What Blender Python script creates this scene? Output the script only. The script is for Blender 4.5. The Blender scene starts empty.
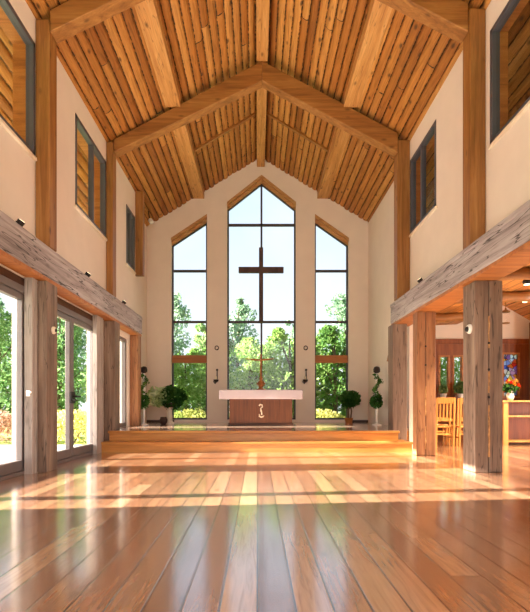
import bpy, bmesh, math, random
from mathutils import Vector, Matrix, noise
random.seed(7)
SC = bpy.context.scene
COL = SC.collection
R = math.radians

# ------------------------------------------------------------------ materials
def new_mat(name):
    m = bpy.data.materials.new(name); m.use_nodes = True
    nt = m.node_tree
    b = nt.nodes['Principled BSDF']
    return m, nt, b

def N(nt, typ, **kw):
    n = nt.nodes.new(typ)
    for k, v in kw.items():
        if k.startswith('i_'):
            n.inputs[k[2:]].default_value = v
        else:
            setattr(n, k, v)
    return n

def math_node(nt, op, a, b=None, c=None):
    n = nt.nodes.new('ShaderNodeMath'); n.operation = op
    for i, v in enumerate((a, b, c)):
        if v is None: continue
        if isinstance(v, (int, float)): n.inputs[i].default_value = v
        else: nt.links.new(v, n.inputs[i])
    return n.outputs[0]

def ramp(nt, fac, stops):
    r = nt.nodes.new('ShaderNodeValToRGB')
    e = r.color_ramp.elements
    while len(e) < len(stops): e.new(0.5)
    for i, (p, c) in enumerate(stops):
        e[i].position = p; e[i].color = (c[0], c[1], c[2], 1)
    nt.links.new(fac, r.inputs[0])
    return r.outputs[0]

def mixc(nt, fac, a, b, mode='MIX'):
    n = nt.nodes.new('ShaderNodeMix'); n.data_type = 'RGBA'; n.blend_type = mode
    if isinstance(fac, (int, float)): n.inputs[0].default_value = fac
    else: nt.links.new(fac, n.inputs[0])
    for i, v in ((6, a), (7, b)):
        if isinstance(v, tuple): n.inputs[i].default_value = (v[0], v[1], v[2], 1)
        else: nt.links.new(v, n.inputs[i])
    return n.outputs[2]

def s2l(r, g, b):
    f = lambda c: (c/255/12.92) if c <= 10 else ((c/255+0.055)/1.055)**2.4
    return (f(r), f(g), f(b))

def plain(name, c, rough=0.6, metal=0.0, var=0.06, scale=6.0, bump=0.0):
    m, nt, b = new_mat(name)
    tc = N(nt, 'ShaderNodeTexCoord')
    no = N(nt, 'ShaderNodeTexNoise', i_Scale=scale, i_Detail=4.0)
    nt.links.new(tc.outputs['Object'], no.inputs['Vector'])
    lo = tuple(x*(1-var) for x in c); hi = tuple(min(1, x*(1+var)) for x in c)
    nt.links.new(ramp(nt, no.outputs['Fac'], [(0.3, lo), (0.7, hi)]), b.inputs['Base Color'])
    b.inputs['Roughness'].default_value = rough; b.inputs['Metallic'].default_value = metal
    if bump:
        bp = N(nt, 'ShaderNodeBump', i_Strength=bump, i_Distance=0.02)
        nt.links.new(no.outputs['Fac'], bp.inputs['Height']); nt.links.new(bp.outputs[0], b.inputs['Normal'])
    return m

def wood(name, dark, mid, light, axis='Z', scale=9.0, rough=0.55, knots=0.5, cracks=0.0, bump=0.25, knot_col=None, stretch=0.07, spec=0.4):
    m, nt, b = new_mat(name)
    tc = N(nt, 'ShaderNodeTexCoord'); oi = N(nt, 'ShaderNodeObjectInfo')
    off = N(nt, 'ShaderNodeVectorMath', operation='ADD')
    sc3 = N(nt, 'ShaderNodeVectorMath', operation='SCALE'); sc3.inputs[0].default_value = (13.0, 7.0, 29.0)
    nt.links.new(oi.outputs['Random'], sc3.inputs['Scale'])
    nt.links.new(tc.outputs['Object'], off.inputs[0]); nt.links.new(sc3.outputs[0], off.inputs[1])
    st = {'X': (stretch, 1, 1), 'Y': (1, stretch, 1), 'Z': (1, 1, stretch)}[axis]
    mp = N(nt, 'ShaderNodeVectorMath', operation='MULTIPLY'); mp.inputs[1].default_value = st
    nt.links.new(off.outputs[0], mp.inputs[0])
    n1 = N(nt, 'ShaderNodeTexNoise', i_Scale=scale, i_Detail=7.0, i_Roughness=0.62, i_Distortion=0.9)
    nt.links.new(mp.outputs[0], n1.inputs['Vector'])
    col = ramp(nt, n1.outputs['Fac'], [(0.25, dark), (0.48, mid), (0.75, light)])
    n2 = N(nt, 'ShaderNodeTexNoise', i_Scale=scale*7, i_Detail=3.0)
    nt.links.new(mp.outputs[0], n2.inputs['Vector'])
    col = mixc(nt, 0.35, col, ramp(nt, n2.outputs['Fac'], [(0.3, (0.45, 0.45, 0.45)), (0.7, (1, 1, 1))]), 'MULTIPLY')
    if knots:
        st2 = {'X': (.45, 1, 1), 'Y': (1, .45, 1), 'Z': (1, 1, .45)}[axis]
        mp2 = N(nt, 'ShaderNodeVectorMath', operation='MULTIPLY'); mp2.inputs[1].default_value = st2
        nt.links.new(off.outputs[0], mp2.inputs[0])
        v = N(nt, 'ShaderNodeTexVoronoi', i_Scale=4.2)
        nt.links.new(mp2.outputs[0], v.inputs['Vector'])
        k = ramp(nt, v.outputs['Distance'], [(0.05, (knots,)*3), (0.16, (0, 0, 0))])
        col = mixc(nt, k, col, knot_col or tuple(x*0.25 for x in dark))
    h = n1.outputs['Fac']
    if cracks:
        n3 = N(nt, 'ShaderNodeTexNoise', i_Scale=scale*1.5, i_Detail=2.0)
        nt.links.new(mp.outputs[0], n3.inputs['Vector'])
        d = math_node(nt, 'ABSOLUTE', math_node(nt, 'SUBTRACT', n3.outputs['Fac'], 0.5))
        ck = ramp(nt, d, [(0.004, (cracks,)*3), (0.014, (0, 0, 0))])
        col = mixc(nt, ck, col, tuple(x*0.2 for x in dark))
    nt.links.new(col, b.inputs['Base Color'])
    b.inputs['Roughness'].default_value = rough
    b.inputs['Specular IOR Level'].default_value = spec
    bp = N(nt, 'ShaderNodeBump', i_Strength=bump, i_Distance=0.015)
    nt.links.new(h, bp.inputs['Height']); nt.links.new(bp.outputs[0], b.inputs['Normal'])
    return m

def planks(name, across, width, length, tones, rough, groove=0.03, gdark=(0.02, 0.012, 0.006), tilt=0.0, grain=0.5, knots=0.6, slope=1.0, center=0.0, bump=0.2, spec=0.5, uneven=0.0, coat=0.0, rag=0.0, kscale=3.6, ksize=1.0):
    """boards running along Y; `across` is the axis ('X' or the roof slope |x-center|/slope)"""
    m, nt, b = new_mat(name)
    tc = N(nt, 'ShaderNodeTexCoord'); sp = N(nt, 'ShaderNodeSeparateXYZ')
    nt.links.new(tc.outputs['Object'], sp.inputs[0])
    x = sp.outputs['X']
    if slope != 1.0 or across == 'S':
        x = math_node(nt, 'SUBTRACT', x, center)
        sgn = math_node(nt, 'SIGN', x)
        x = math_node(nt, 'MULTIPLY', math_node(nt, 'ABSOLUTE', x), slope)
        idx = math_node(nt, 'ADD', math_node(nt, 'FLOOR', math_node(nt, 'DIVIDE', x, width)), math_node(nt, 'MULTIPLY', sgn, 300.0))
    else:
        idx = math_node(nt, 'FLOOR', math_node(nt, 'DIVIDE', x, width))
    fr = math_node(nt, 'FRACT', math_node(nt, 'DIVIDE', x, width))
    w1 = N(nt, 'ShaderNodeTexWhiteNoise', noise_dimensions='1D'); nt.links.new(idx, w1.inputs['W'])
    yy = math_node(nt, 'ADD', math_node(nt, 'DIVIDE', sp.outputs['Y'], length), math_node(nt, 'MULTIPLY', w1.outputs['Value'], 17.0))
    seg = math_node(nt, 'FLOOR', yy); fy = math_node(nt, 'FRACT', yy)
    cv = N(nt, 'ShaderNodeCombineXYZ'); nt.links.new(idx, cv.inputs[0]); nt.links.new(seg, cv.inputs[1])
    w2 = N(nt, 'ShaderNodeTexWhiteNoise', noise_dimensions='2D'); nt.links.new(cv.outputs[0], w2.inputs['Vector'])
    tone = ramp(nt, w2.outputs['Value'], [(i/(len(tones)-1), t) for i, t in enumerate(tones)])
    # grain, shifted board by board
    gv = N(nt, 'ShaderNodeCombineXYZ')
    nt.links.new(x, gv.inputs[0])
    nt.links.new(math_node(nt, 'MULTIPLY', sp.outputs['Y'], 0.07), gv.inputs[1])
    nt.links.new(math_node(nt, 'MULTIPLY', w2.outputs['Value'], 40.0), gv.inputs[2])
    n1 = N(nt, 'ShaderNodeTexNoise', i_Scale=22.0, i_Detail=6.0, i_Roughness=0.6, i_Distortion=1.2)
    nt.links.new(gv.outputs[0], n1.inputs['Vector'])
    col = mixc(nt, grain, tone, ramp(nt, n1.outputs['Fac'], [(0.3, (0.42, 0.36, 0.30)), (0.5, (0.85, 0.83, 0.8)), (0.72, (1.15, 1.12, 1.05))]), 'MULTIPLY')
    if knots:
        kv = N(nt, 'ShaderNodeCombineXYZ')
        nt.links.new(x, kv.inputs[0]); nt.links.new(math_node(nt, 'MULTIPLY', sp.outputs['Y'], 0.5), kv.inputs[1])
        nt.links.new(math_node(nt, 'MULTIPLY', w1.outputs['Value'], 90.0), kv.inputs[2])
        v = N(nt, 'ShaderNodeTexVoronoi', i_Scale=kscale); nt.links.new(kv.outputs[0], v.inputs['Vector'])
        nd = N(nt, 'ShaderNodeTexNoise', i_Scale=9.0); nt.links.new(kv.outputs[0], nd.inputs['Vector'])
        dd = math_node(nt, 'ADD', v.outputs['Distance'], math_node(nt, 'MULTIPLY', math_node(nt, 'SUBTRACT', nd.outputs['Fac'], .5), .12))
        k = ramp(nt, dd, [(0.05*ksize, (knots,)*3), (0.13*ksize, (0, 0, 0))])
        col = mixc(nt, k, col, (0.05, 0.02, 0.008))
    e = math_node(nt, 'MINIMUM', fr, math_node(nt, 'SUBTRACT', 1.0, fr))
    ey = math_node(nt, 'MULTIPLY', math_node(nt, 'MINIMUM', fy, math_node(nt, 'SUBTRACT', 1.0, fy)), length/width)
    e = math_node(nt, 'MINIMUM', e, ey)
    if rag:
        rv = N(nt, 'ShaderNodeTexNoise', i_Scale=14.0, i_Detail=3.0); nt.links.new(tc.outputs['Object'], rv.inputs['Vector'])
        e = math_node(nt, 'ADD', e, math_node(nt, 'MULTIPLY', math_node(nt, 'SUBTRACT', rv.outputs['Fac'], .5), rag))
    g = ramp(nt, e, [(groove*0.6, (1, 1, 1)), (groove*1.2, (0, 0, 0))])
    col = mixc(nt, g, col, gdark)
    nt.links.new(col, b.inputs['Base Color'])
    b.inputs['Specular IOR Level'].default_value = spec
    rn = ramp(nt, n1.outputs['Fac'], [(0.3, (rough*1.25,)*3), (0.7, (rough*0.85,)*3)])
    nt.links.new(rn, b.inputs['Roughness'])
    h = math_node(nt, 'MULTIPLY', n1.outputs['Fac'], 0.06)
    h = math_node(nt, 'SUBTRACT', h, math_node(nt, 'MULTIPLY', g, 0.5))
    if coat:
        b.inputs['Coat Weight'].default_value = 1.0; b.inputs['Coat IOR'].default_value = coat; b.inputs['Coat Roughness'].default_value = rough*.6
        coat_in = b.inputs['Coat Normal']
    if tilt:
        h = math_node(nt, 'ADD', h, math_node(nt, 'MULTIPLY', math_node(nt, 'MULTIPLY', math_node(nt, 'SUBTRACT', w2.outputs['Value'], 0.5), fr), tilt))
    if uneven:
        uv = N(nt, 'ShaderNodeCombineXYZ')
        nt.links.new(sp.outputs['X'], uv.inputs[0]); nt.links.new(math_node(nt, 'MULTIPLY', sp.outputs['Y'], 0.35), uv.inputs[1])
        n4 = N(nt, 'ShaderNodeTexNoise', i_Scale=3.0, i_Detail=2.0); nt.links.new(uv.outputs[0], n4.inputs['Vector'])
        h = math_node(nt, 'ADD', h, math_node(nt, 'MULTIPLY', n4.outputs['Fac'], uneven))
    bp = N(nt, 'ShaderNodeBump', i_Strength=bump, i_Distance=0.02)
    nt.links.new(h, bp.inputs['Height']); nt.links.new(bp.outputs[0], b.inputs['Normal'])
    if coat: nt.links.new(bp.outputs[0], coat_in)
    return m

def glass(name, tint=(1, 1, 1), refl=0.015):
    m, nt, b = new_mat(name)
    nt.nodes.remove(b)
    out = nt.nodes['Material Output']
    t = N(nt, 'ShaderNodeBsdfTransparent'); t.inputs[0].default_value = (*tint, 1)
    g = N(nt, 'ShaderNodeBsdfGlossy'); g.inputs['Roughness'].default_value = 0.02
    mx = N(nt, 'ShaderNodeMixShader'); mx.inputs[0].default_value = refl
    nt.links.new(t.outputs[0], mx.inputs[1]); nt.links.new(g.outputs[0], mx.inputs[2])
    nt.links.new(mx.outputs[0], out.inputs['Surface'])
    return m

def leaf(name, cols, trans=0.45):
    m, nt, b = new_mat(name)
    nt.nodes.remove(b)
    out = nt.nodes['Material Output']
    tc = N(nt, 'ShaderNodeTexCoord'); oi = N(nt, 'ShaderNodeObjectInfo')
    w = N(nt, 'ShaderNodeTexNoise', i_Scale=2.2, i_Detail=3.0, i_Roughness=0.7); nt.links.new(tc.outputs['Object'], w.inputs['Vector'])
    f = math_node(nt, 'ADD', w.outputs['Fac'], math_node(nt, 'MULTIPLY', math_node(nt, 'SUBTRACT', oi.outputs['Random'], 0.5), 0.22))
    c = ramp(nt, f, [(0.25+0.5*i/(len(cols)-1), k) for i, k in enumerate(cols)])
    d = N(nt, 'ShaderNodeBsdfDiffuse'); t = N(nt, 'ShaderNodeBsdfTranslucent')
    nt.links.new(c, d.inputs[0]); nt.links.new(c, t.inputs[0])
    mx = N(nt, 'ShaderNodeMixShader'); mx.inputs[0].default_value = trans
    nt.links.new(d.outputs[0], mx.inputs[1]); nt.links.new(t.outputs[0], mx.inputs[2])
    nt.links.new(mx.outputs[0], out.inputs['Surface'])
    return m

def emit(name, c, s):
    m, nt, b = new_mat(name)
    b.inputs['Emission Color'].default_value = (*c, 1); b.inputs['Emission Strength'].default_value = s
    b.inputs['Base Color'].default_value = (*c, 1)
    return m

MAT = {}
MAT['floor'] = planks('floor planks', 'X', 0.178, 9.0,
    [s2l(150, 106, 80), s2l(176, 130, 98), s2l(164, 118, 88), s2l(192, 148, 112), s2l(214, 174, 136), s2l(182, 136, 102), s2l(146, 104, 80)],
    0.22, groove=0.03, tilt=0.10, knots=0.75, grain=0.7, bump=0.12, spec=0.6, uneven=0.25, coat=2.7)
MAT['ceiling'] = planks('ceiling pine logs', 'S', 0.165, 7.0,
    [s2l(150, 92, 38), s2l(172, 110, 48), s2l(186, 124, 58), s2l(202, 144, 76), s2l(160, 100, 42)],
    0.55, groove=0.07, gdark=(0.035, 0.014, 0.004), knots=0.85, grain=0.75, slope=math.sqrt(1+0.608**2), center=0.1, rag=0.30, kscale=4.6, ksize=1.35, bump=0.5, spec=0.35)
MAT['aisle_ceiling'] = planks('aisle ceiling boards', 'X', 0.24, 2.3,
    [s2l(170, 105, 48), s2l(200, 135, 66), s2l(215, 150, 80)], 0.5, groove=0.04, knots=0.8, grain=0.7, bump=0.3)
MAT['deck'] = planks('platform deck', 'X', 0.14, 2.2,
    [s2l(218, 180, 154), s2l(228, 194, 168), s2l(206, 166, 138)], 0.2, groove=0.018, knots=0.2, grain=0.4, bump=0.08, spec=0.6, uneven=0.2, coat=1.6)
MAT['plaster'] = plain('cream plaster', s2l(230, 217, 204), 0.9, var=0.025, scale=2.5, bump=0.03)
MAT['rafter'] = wood('amber rafter timber', s2l(112, 68, 28), s2l(152, 98, 46), s2l(182, 128, 68), 'X', 8, 0.5, 0.6)
MAT['post_up'] = wood('amber post timber', s2l(112, 70, 30), s2l(152, 100, 48), s2l(180, 128, 70), 'Z', 8, 0.5, 0.7)
MAT['purlin'] = wood('pale pine purlin', s2l(166, 108, 52), s2l(200, 142, 78), s2l(224, 172, 108), 'Y', 8, 0.5, 0.8, cracks=0.5)
MAT['beam'] = wood('weathered grey timber', s2l(112, 100, 100), s2l(172, 160, 160), s2l(206, 198, 200), 'Y', 7, 0.65, 0.35, cracks=0.9, bump=0.6)
MAT['post_grey'] = wood('greyed timber', s2l(94, 74, 62), s2l(130, 106, 90), s2l(158, 134, 116), 'Z', 8, 0.6, 0.6, cracks=0.7, bump=0.4)
MAT['post_warm'] = wood('warm brown timber', s2l(122, 76, 46), s2l(160, 108, 70), s2l(186, 136, 94), 'Z', 8, 0.55, 0.6, cracks=0.5, bump=0.3)
MAT['step'] = wood('honey step board', s2l(160, 98, 42), s2l(198, 134, 66), s2l(218, 160, 88), 'X', 7, 0.3, 0.3)
MAT['honey'] = wood('honey furniture wood', s2l(170, 104, 44), s2l(206, 140, 66), s2l(226, 168, 92), 'Z', 9, 0.35, 0.2)
MAT['altar'] = wood('brown altar panel', s2l(84, 46, 24), s2l(108, 62, 33), s2l(128, 78, 44), 'Z', 26, 0.45, 0.0, stretch=0.03)
MAT['plinth'] = wood('dark plinth', s2l(60, 34, 20), s2l(78, 44, 26), s2l(92, 54, 32), 'X', 8, 0.5, 0.0)
MAT['redwood'] = wood('red brown joinery', s2l(104, 50, 22), s2l(138, 72, 32), s2l(160, 90, 44), 'Z', 8, 0.45, 0.3)
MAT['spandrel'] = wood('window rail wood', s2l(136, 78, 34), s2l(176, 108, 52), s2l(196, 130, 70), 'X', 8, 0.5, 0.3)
MAT['cross'] = wood('dark cross timber', s2l(58, 40, 38), s2l(80, 58, 54), s2l(98, 74, 68), 'Z', 8, 0.6, 0.0)
MAT['lining'] = wood('larch reveal board', s2l(150, 100, 56), s2l(190, 140, 88), s2l(214, 170, 120), 'X', 8, 0.5, 0.4)
MAT['frame_dark'] = plain('dark window bar', s2l(64, 56, 62), 0.5)
MAT['frame_alu'] = plain('grey door frame', s2l(112, 102, 100), 0.45, 0.1)
MAT['frame_slate'] = plain('slate window frame', s2l(84, 84, 92), 0.45, 0.2)
MAT['jamb'] = wood('pale grey jamb board', s2l(140, 126, 120), s2l(172, 158, 150), s2l(196, 184, 176), 'Z', 7, 0.6, 0.3, cracks=0.5)
MAT['dark'] = plain('dark bronze', s2l(48, 38, 34), 0.45, 0.6)
MAT['black'] = plain('black metal', s2l(30, 26, 26), 0.5, 0.3)
MAT['white'] = plain('white enamel', s2l(236, 230, 222), 0.35)
MAT['cream'] = plain('cream ceramic', s2l(232, 218, 196), 0.4)
MAT['slab'] = plain('pale lilac stone', s2l(212, 200, 210), 0.4, var=0.03)
MAT['base_board'] = plain('dark skirting', s2l(66, 44, 32), 0.5)
MAT['pane'] = glass('clear pane')
MAT['pane2'] = glass('clerestory pane', (0.95, 0.95, 0.95), 0.06)
MAT['brass'] = plain('aged brass', s2l(150, 110, 60), 0.35, 0.8)
MAT['soil'] = plain('dark soil', s2l(46, 34, 26), 0.9)
MAT['terracotta'] = plain('dark clay pot', s2l(70, 48, 40), 0.7)
MAT['leaf_deep'] = leaf('deep green leaves', [s2l(28, 58, 26), s2l(58, 98, 44), s2l(120, 156, 88)], 0.25)
MAT['leaf_pale'] = leaf('variegated leaves', [s2l(78, 120, 60), s2l(176, 200, 140), s2l(240, 244, 220)], 0.3)
MAT['tree_a'] = leaf('tree leaves blue green', [s2l(88, 128, 104), s2l(134, 166, 134), s2l(194, 210, 186)], 0.5)
MAT['tree_b'] = leaf('tree leaves yellow green', [s2l(82, 124, 62), s2l(128, 162, 86), s2l(186, 204, 134)], 0.5)
MAT['tree_c'] = leaf('tree leaves mid green', [s2l(84, 124, 76), s2l(128, 162, 102), s2l(184, 202, 148)], 0.5)
MAT['shrub_y'] = leaf('yellow flowering shrub', [s2l(110, 134, 66), s2l(186, 180, 104), s2l(230, 220, 160)], 0.4)
MAT['shrub_p'] = leaf('pink flowering shrub', [s2l(110, 130, 80), s2l(190, 150, 130), s2l(224, 180, 170)], 0.4)
MAT['bark'] = wood('tree bark', s2l(70, 56, 44), s2l(100, 82, 66), s2l(130, 112, 92), 'Z', 6, 0.9, 0.0, bump=0.8)
MAT['flower_r'] = leaf('red petals', [s2l(170, 36, 24), s2l(206, 60, 30), s2l(230, 110, 50)], 0.3)
MAT['flower_o'] = leaf('orange petals', [s2l(220, 110, 30), s2l(240, 160, 60), s2l(250, 200, 110)], 0.3)
MAT['lawn'] = plain('lawn grass', s2l(150, 172, 84), 0.95, var=0.3, scale=9, bump=0.4)
MAT['patio'] = plain('pale paving', s2l(170, 166, 162), 0.85, var=0.08, scale=3)
MAT['lampglass'] = emit('warm lamp lens', (1.0, 0.82, 0.55), 2.5)
MAT['candle'] = plain('ivory wax', s2l(238, 226, 200), 0.5)

# stained glass: coloured leaded cells
m, nt, b = new_mat('stained glass')
nt.nodes.remove(b)
tc = N(nt, 'ShaderNodeTexCoord')
v = N(nt, 'ShaderNodeTexVoronoi', i_Scale=9.0); nt.links.new(tc.outputs['Object'], v.inputs['Vector'])
ve = N(nt, 'ShaderNodeTexVoronoi', i_Scale=9.0, feature='DISTANCE_TO_EDGE'); nt.links.new(tc.outputs['Object'], ve.inputs['Vector'])
sx = N(nt, 'ShaderNodeSeparateXYZ'); nt.links.new(v.outputs['Color'], sx.inputs[0])
cc = ramp(nt, sx.outputs['X'], [(0.0, (0.75, 0.12, 0.10)), (0.25, (0.92, 0.62, 0.15)), (0.45, (0.85, 0.88, 0.95)), (0.65, (0.25, 0.3, 0.7)), (0.82, (0.6, 0.3, 0.55)), (1.0, (0.9, 0.8, 0.8))])
cc = mixc(nt, ramp(nt, ve.outputs['Distance'], [(0.02, (1, 1, 1)), (0.05, (0, 0, 0))]), cc, (0.02, 0.02, 0.02))
t = N(nt, 'ShaderNodeBsdfTransparent'); nt.links.new(cc, t.inputs[0])
g = N(nt, 'ShaderNodeBsdfTranslucent'); nt.links.new(cc, g.inputs[0])
mx = N(nt, 'ShaderNodeMixShader', i_Fac=0.5)
nt.links.new(t.outputs[0], mx.inputs[1]); nt.links.new(g.outputs[0], mx.inputs[2])
nt.links.new(mx.outputs[0], nt.nodes['Material Output'].inputs['Surface'])
MAT['stained'] = m

# ------------------------------------------------------------------ mesh helpers
ORIG = {}
class MB:
    def __init__(s): s.v = []; s.f = []; s.mi = []
    def quadbox(s, pts):               # 8 pts: bottom 4 ccw, top 4
        o = len(s.v); s.v += [tuple(p) for p in pts]
        for f in ((3,2,1,0),(4,5,6,7),(0,1,5,4),(1,2,6,5),(2,3,7,6),(3,0,4,7)):
            s.f.append(tuple(o+i for i in f))
        return s
    def box(s, x0, x1, y0, y1, z0, z1):
        return s.quadbox([(x0,y0,z0),(x1,y0,z0),(x1,y1,z0),(x0,y1,z0),(x0,y0,z1),(x1,y0,z1),(x1,y1,z1),(x0,y1,z1)])
    def prism_xz(s, poly, y0, y1):     # polygon in x-z, extruded along y
        o = len(s.v); n = len(poly)
        s.v += [(x, y0, z) for x, z in poly] + [(x, y1, z) for x, z in poly]
        s.f.append(tuple(o+i for i in range(n))); s.f.append(tuple(o+n+i for i in reversed(range(n))))
        for i in range(n):
            j = (i+1) % n; s.f.append((o+i, o+n+i, o+n+j, o+j))
        return s
    def prism_xy(s, poly, z0, z1):
        o = len(s.v); n = len(poly)
        s.v += [(x, y, z0) for x, y in poly] + [(x, y, z1) for x, y in poly]
        s.f.append(tuple(o+i for i in reversed(range(n)))); s.f.append(tuple(o+n+i for i in range(n)))
        for i in range(n):
            j = (i+1) % n; s.f.append((o+i, o+j, o+n+j, o+n+i))
        return s
    def bar(s, p, q, w, y0, y1):       # bar along p-q in the x-z plane
        d = Vector((q[0]-p[0], q[1]-p[1])); d.normalize(); n = Vector((-d.y, d.x))*(w/2)
        return s.prism_xz([(p[0]-n.x, p[1]-n.y), (q[0]-n.x, q[1]-n.y), (q[0]+n.x, q[1]+n.y), (p[0]+n.x, p[1]+n.y)], y0, y1)
    def tube(s, path, r, seg=8, caps=True):
        path = [Vector(p) for p in path]; n = len(path)
        rs = r if isinstance(r, (list, tuple)) else [r]*n
        o = len(s.v); prev = None
        for i, p in enumerate(path):
            t = (path[min(i+1, n-1)] - path[max(i-1, 0)]).normalized()
            a = prev if prev is not None else (Vector((0, 0, 1)) if abs(t.z) < .9 else Vector((1, 0, 0)))
            a = (a - t*a.dot(t)).normalized(); prev = a; bb = t.cross(a)
            for k in range(seg):
                an = 2*math.pi*k/seg
                s.v.append(tuple(p + (a*math.cos(an)+bb*math.sin(an))*rs[i]))
        for i in range(n-1):
            for k in range(seg):
                k2 = (k+1) % seg
                s.f.append((o+i*seg+k, o+i*seg+k2, o+(i+1)*seg+k2, o+(i+1)*seg+k))
        if caps:
            s.f.append(tuple(o+k for k in reversed(range(seg)))); s.f.append(tuple(o+(n-1)*seg+k for k in range(seg)))
        return s
    def lathe(s, prof, c=(0, 0, 0), seg=20, axis=(0, 0, 1)):
        q = Vector((0, 0, 1)).rotation_difference(Vector(axis)); c = Vector(c); o = len(s.v); n = len(prof)
        for r, z in prof:
            for k in range(seg):
                an = 2*math.pi*k/seg
                s.v.append(tuple(c + q @ Vector((r*math.cos(an), r*math.sin(an), z))))
        for i in range(n-1):
            for k in range(seg):
                k2 = (k+1) % seg
                s.f.append((o+i*seg+k, o+i*seg+k2, o+(i+1)*seg+k2, o+(i+1)*seg+k))
        s.f.append(tuple(o+k for k in reversed(range(seg)))); s.f.append(tuple(o+(n-1)*seg+k for k in range(seg)))
        return s
    def leafq(s, c, size, rnd, up=0.0, asp=0.55):
        a = Vector((rnd.gauss(0, 1), rnd.gauss(0, 1), rnd.gauss(0, 1)+up)).normalized()
        b = a.cross(Vector((rnd.gauss(0, 1), rnd.gauss(0, 1), rnd.gauss(0, 1)))).normalized()
        n = a.cross(b)*size*0.12
        a *= size*0.5; b *= size*0.5*asp; c = Vector(c); o = len(s.v)
        s.v += [tuple(c-a), tuple(c+b+n), tuple(c+a), tuple(c-b+n)]
        s.f.append((o, o+1, o+2, o+3))
        return s
    def build(s, name, mat, parent=None, loc=None, bevel=0.0, smooth=False, segs=2):
        if loc is None:
            if parent is not None: loc = ORIG[parent.name]
            else:
                xs = [v[0] for v in s.v]; ys = [v[1] for v in s.v]; zs = [v[2] for v in s.v]
                loc = ((min(xs)+max(xs))/2, (min(ys)+max(ys))/2, min(zs))
        me = bpy.data.meshes.new(name)
        me.from_pydata([(x-loc[0], y-loc[1], z-loc[2]) for x, y, z in s.v], [], s.f)
        bm = bmesh.new(); bm.from_mesh(me)
        if s.recalc: bmesh.ops.recalc_face_normals(bm, faces=bm.faces)
        bm.to_mesh(me); bm.free()
        if smooth:
            for p in me.polygons: p.use_smooth = True
        me.materials.append(MAT[mat])
        o = bpy.data.objects.new(name, me); COL.objects.link(o)
        ORIG[o.name] = loc
        if parent is not None:
            o.parent = parent
        else:
            o.location = loc
        if bevel:
            md = o.modifiers.new('Bevel', 'BEVEL'); md.width = bevel; md.segments = segs; md.limit_method = 'ANGLE'
        return o
    recalc = True

def tag(o, label, cat, group=None, kind=None):
    if label: o['label'] = label
    if cat: o['category'] = cat
    if group: o['group'] = group
    if kind: o['kind'] = kind
    return o

def thing(name, loc, label, cat, group=None, kind=None):
    o = bpy.data.objects.new(name, None); COL.objects.link(o)
    o.location = loc; o.empty_display_size = 0.2; ORIG[o.name] = tuple(loc)
    return tag(o, label, cat, group, kind)

def dup(root, loc, rz, label, group=None):
    r = root.copy(); COL.objects.link(r); r.location = loc; r.rotation_euler = (0, 0, rz); r['label'] = label
    if group: r['group'] = group
    for ch in list(root.children):
        c = ch.copy(); COL.objects.link(c); c.parent = r
        for g in list(ch.children):
            d = g.copy(); COL.objects.link(d); d.parent = c
    return r

def slab_yz(mb, x0, x1, y0, y1, z0, z1, holes):
    """wall slab in the y-z plane with rectangular holes (ya, yb, za, zb)"""
    ys = sorted({y0, y1, *[h[0] for h in holes if y0 < h[0] < y1], *[h[1] for h in holes if y0 < h[1] < y1]})
    for a, b in zip(ys, ys[1:]):
        m = (a+b)/2; segs = [(z0, z1)]
        for h in holes:
            if h[0] < m < h[1]:
                ns = []
                for s, e in segs:
                    if h[2] > s: ns.append((s, min(e, h[2])))
                    if h[3] < e: ns.append((max(s, h[3]), e))
                segs = [q for q in ns if q[1]-q[0] > 1e-4]
        for s, e in segs: mb.box(x0, x1, a, b, s, e)

# ------------------------------------------------------------------ dimensions
RX, RZ, RS = 0.10, 8.53, 0.608          # ridge x, ridge height, roof slope
zr = lambda x: RZ - RS*abs(x-RX)
YB = 14.4                                # back wall
PH = 0.42                                # platform height
ST = 0.21

# ------------------------------------------------------------------ floor, ground
tag(MB().box(-3.45, 9.0, -3.2, 14.9, -0.2, 0.0).build('floor', 'floor', loc=(0, 0, 0)), 'glossy wide plank timber floor of the hall', 'floor', kind='structure')
tag(MB().box(-60, 60, -30, 80, -0.5, -0.21).build('lawn', 'lawn', loc=(0, 0, 0)), 'green lawn outside the hall', 'lawn', kind='structure')
tag(MB().box(-8.2, -3.5, -2, 11.8, -0.21, -0.05).build('patio', 'patio', loc=(0, 0, 0)), 'pale paved terrace outside the glazed doors', 'terrace', kind='structure')

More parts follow.
